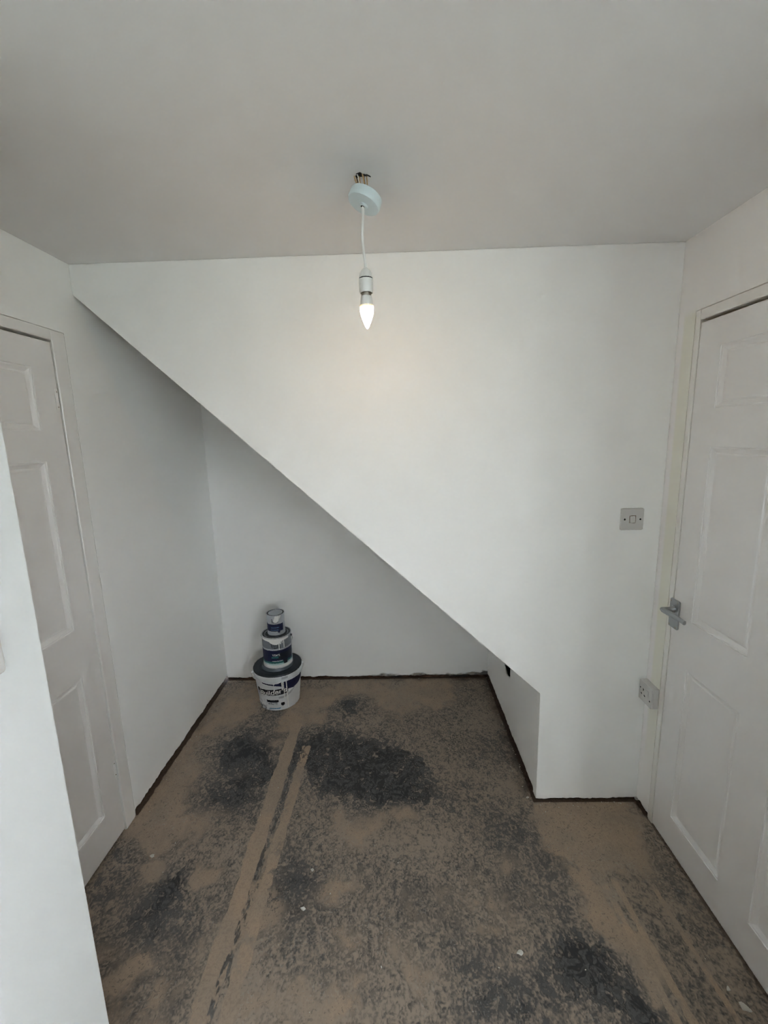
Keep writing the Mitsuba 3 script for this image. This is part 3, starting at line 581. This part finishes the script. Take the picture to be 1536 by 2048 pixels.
g2 = numbered(t2 + "__label"); tag(g2, "grey and black label with lettering")
def arc(rad, c, y0, y1, a0, a1, t=0.0004, n=48):
    a = np.linspace(a0, a1, n); L = []
    for r, y in ((rad - 0.0005, y0), (rad + t, y0), (rad + t, y1), (rad - 0.0005, y1)):
        L.append(np.c_[c[0] + r * np.sin(a), c[1] - r * np.cos(a), np.full(n, c[2] + y)])
    f = []
    for k in range(4):
        for i in range(n - 1):
            p, q = k * n + i, ((k + 1) % 4) * n + i
            f += [[p, p + 1, q + 1], [p, q + 1, q]]
    return trimesh.Trimesh(np.vstack(L), np.array(f), process=False)
A0, A1 = -1.75, 1.55
scene[g2] = mikit.ply(arc(R2b, C2, 0.128, 0.188, A0, A1), M_grey)
obj("black_band", arc(R2b, C2, 0.046, 0.118, A0, A1), M_navy, g2)
obj("grey_line", arc(R2b, C2, 0.118, 0.128, A0, A1), M_lgrey, g2)
obj("teal_band", arc(R2b, C2, 0.034, 0.046, A0, A1), M_teal, g2)
obj("aqua_band", arc(R2b, C2, 0.024, 0.034, A0, A1), M_aqua, g2)
obj("white_band", arc(R2b, C2, 0.005, 0.024, A0, A1), M_paint, g2)
obj("teal_glow", arc(R2b, C2, 0.060, 0.100, 0.30, 1.45, 0.0006), M_ink, g2)
obj("teal_mark", wrap(patch(-0.014, 0.028, 0.068, 0.079, 0.0007), C2, R2b), M_teal, g2)
obj("grey_rule", wrap(patch(-0.012, 0.052, 0.047, 0.052, 0.0008), C2, R2b), M_lgrey, g2)
obj("badge", wrap(patch(0.058, 0.082, 0.026, 0.056, 0.0009), C2, R2b), M_ink, g2)
obj("lettering", wrap(cat_([text("Dulux", 0.0150, 0.016, 0.146), text("TRADE", 0.0125, 0.018, 0.130)]), C2, R2b), M_ink, g2)
obj("white_lettering", wrap(text("VINYL", 0.0110, 0.016, 0.083), C2, R2b), M_paint, g2)
sp = Polygon([(-0.090, 0.183), (-0.05, 0.181), (-0.026, 0.178), (-0.012, 0.168), (0.004, 0.160), (0.022, 0.157), (0.036, 0.162), (0.046, 0.172), (0.058, 0.178), (0.075, 0.180), (0.100, 0.183), (0.100, 0.196), (-0.090, 0.196)]).buffer(0.002)
for x, w_, l in ((0.036, 0.0045, 0.068), (0.066, 0.0050, 0.060), (0.044, 0.007, 0.032), (0.055, 0.0035, 0.030)):
    sp = sp.union(Point(x, 0.192 - l).buffer(w_ * 0.62)).union(Polygon(rect(x - w_ / 2, x + w_ / 2, 0.192 - l, 0.190)))
obj("paint_spill", wrap(slab(sp, 0, 0.0016), C2, R2b + 0.0003), M_paint, t2, label="white paint spilt down the front")
h2 = numbered(t2 + "__handle"); tag(h2, "thin wire handle")
q = []
for t in np.linspace(0, math.pi, 33):
    q.append(C2 + np.array([0.0945 * math.cos(t), 0.092 * math.sin(t), 0.178 - 0.085 * math.sin(t) ** 0.7]))
scene[h2] = mikit.ply(tube(q, 0.0016, 8), M_tin, smooth=40)
for s in (-1, 1):
    e = trimesh.creation.cylinder(0.006, 0.007, sections=16); e.apply_transform(frame_of(C2 + np.array([s * 0.0915, 0, 0.178]), Y, Z, X * s))
    obj("ear", e, M_black, h2, smooth=40)

# small tin on top
C3 = np.array([-0.7430, 2.445, C2[2] + H2])
R3, H3 = 0.0535, 0.128
t3 = thing("paint_tin", "small silver paint tin with dark blue label, topmost of the stack", "paint tin")
obj("body", lathe([(0, 0.0), (R3 - 0.001, 0.0), (R3, 0.002), (R3 - 0.001, 0.004), (R3 - 0.001, H3 - 0.006), (R3 + 0.0012, H3 - 0.0045), (R3 + 0.0012, H3 - 0.001), (R3 - 0.0005, H3), (R3 - 0.003, H3 - 0.001), (R3 - 0.003, H3 - 0.004), (0, H3 - 0.004)], 60, C3), M_lgrey, t3, smooth=30)
l3 = obj("lid", lathe([(R3 - 0.0098, H3 - 0.004), (R3 - 0.0030, H3 - 0.004), (R3 - 0.0030, H3 - 0.0020), (R3 - 0.0098, H3 - 0.0025)], 60, C3), M_black, t3, label="dark rim groove around the lid")
obj("disc", lathe([(0, H3 - 0.004), (R3 - 0.0100, H3 - 0.004), (R3 - 0.0105, H3 - 0.0008), (R3 - 0.013, H3 - 0.0004), (R3 - 0.016, H3 - 0.0018), (0, H3 - 0.0018)], 60, C3), M_tin, l3, smooth=30)
R3b = R3 - 0.001
g3 = numbered(t3 + "__label"); tag(g3, "silver and dark blue label")
scene[g3] = mikit.ply(arc(R3b, C3, 0.026, 0.072, -1.35, 1.15), M_navy)
obj("grey_band", arc(R3b, C3, 0.072, 0.116, -1.35, 1.15), M_lgrey, g3)
obj("foot_band", arc(R3b, C3, 0.006, 0.026, -1.35, 1.15), M_lgrey, g3)
obj("grey_rule", wrap(cat_([patch(-0.018, 0.032, 0.049, 0.0515), patch(-0.018, 0.026, 0.034, 0.0365)]), C3, R3b + 0.0004), M_sky, g3)
obj("badge", wrap(patch(0.022, 0.036, 0.016, 0.034), C3, R3b + 0.0004), M_navy, g3)
obj("lettering", wrap(cat_([text("Dulux", 0.0115, 0.008, 0.092), text("TRADE", 0.0095, 0.008, 0.078)]), C3, R3b + 0.0003), M_ink, g3)
obj("paint_smear", wrap(slab(Polygon([(0.002, 0.088), (0.014, 0.084), (0.026, 0.090), (0.030, 0.100), (0.040, 0.110), (0.045, 0.122), (0.012, 0.122), (0.008, 0.108), (0.002, 0.098)]).buffer(0.002), 0, 0.001), C3, R3b + 0.0006), M_paint, t3)

# ------------------------------------------------------------------ crumbs of plaster on the floor
M_crumb = pl("mat_plaster_crumb", (0.50, 0.46, 0.40), 0.8, 0.2)
def flake(x, y, r, seed):
    g = np.random.default_rng(seed); n = 9
    p = np.array([(r * (0.55 + 0.6 * g.random()) * math.cos(a), 0.7 * r * (0.55 + 0.6 * g.random()) * math.sin(a)) for a in np.linspace(0, 2 * math.pi, n, endpoint=False)])
    t = g.random() * 3; R = np.array([[math.cos(t), -math.sin(t)], [math.sin(t), math.cos(t)]]); p = p @ R.T
    m = loft([(p, 0.0), (p * 0.97, r * 0.22), (p * 0.75, r * 0.36)])
    m.apply_translation((x, y, 0)); return m
for i, (x, y, r, where) in enumerate([(0.367, 1.100, 0.011, "lower middle of the floor"), (-0.353, 1.226, 0.010, "floor right of the long smear"), (0.966, 0.971, 0.016, "floor in the bottom right corner"), (-0.998, 1.419, 0.010, "floor near the left door"), (0.572, 1.691, 0.009, "foot of the stair panel"), (-0.345, 1.363, 0.008, "middle of the floor"), (0.950, 1.012, 0.008, "floor beside the right door")]):
    obj("plaster_flake", flake(x, y, r, 50 + i), M_crumb, label=f"small pale plaster flake on the {where}", cat="debris", group="plaster flakes on the floor")
cr = []
for i in range(260):
    k = RNG.random()
    if k < 0.22:
        x, y = XE - 0.01 - 0.05 * RNG.random() ** 2, YF + RNG.random() * (YB - YF)
    elif k < 0.40:
        x, y = XL + 0.01 + 0.05 * RNG.random() ** 2, 1.62 + RNG.random() * 1.0
    elif k < 0.55:
        x, y = XE + RNG.random() * 0.42, YF - 0.008 - 0.05 * RNG.random() ** 2
    elif k < 0.65:
        x, y = XL + RNG.random() * 1.7, YB - 0.008 - 0.05 * RNG.random() ** 2
    else:
        x, y = -1.0 + RNG.random() * 1.95, 0.85 + RNG.random() * 1.6
    if math.hypot(x - BC[0], y - BC[1]) < 0.14 or (x > XE - 0.005 and y > YF - 0.005):
        continue
    cr.append(flake(x, y, 0.0012 + 0.0028 * RNG.random() ** 2, 1000 + i))
obj("plaster_crumbs", cat_(cr), M_crumb, label="scattered tiny plaster crumbs on the screed", cat="debris", kind="stuff")
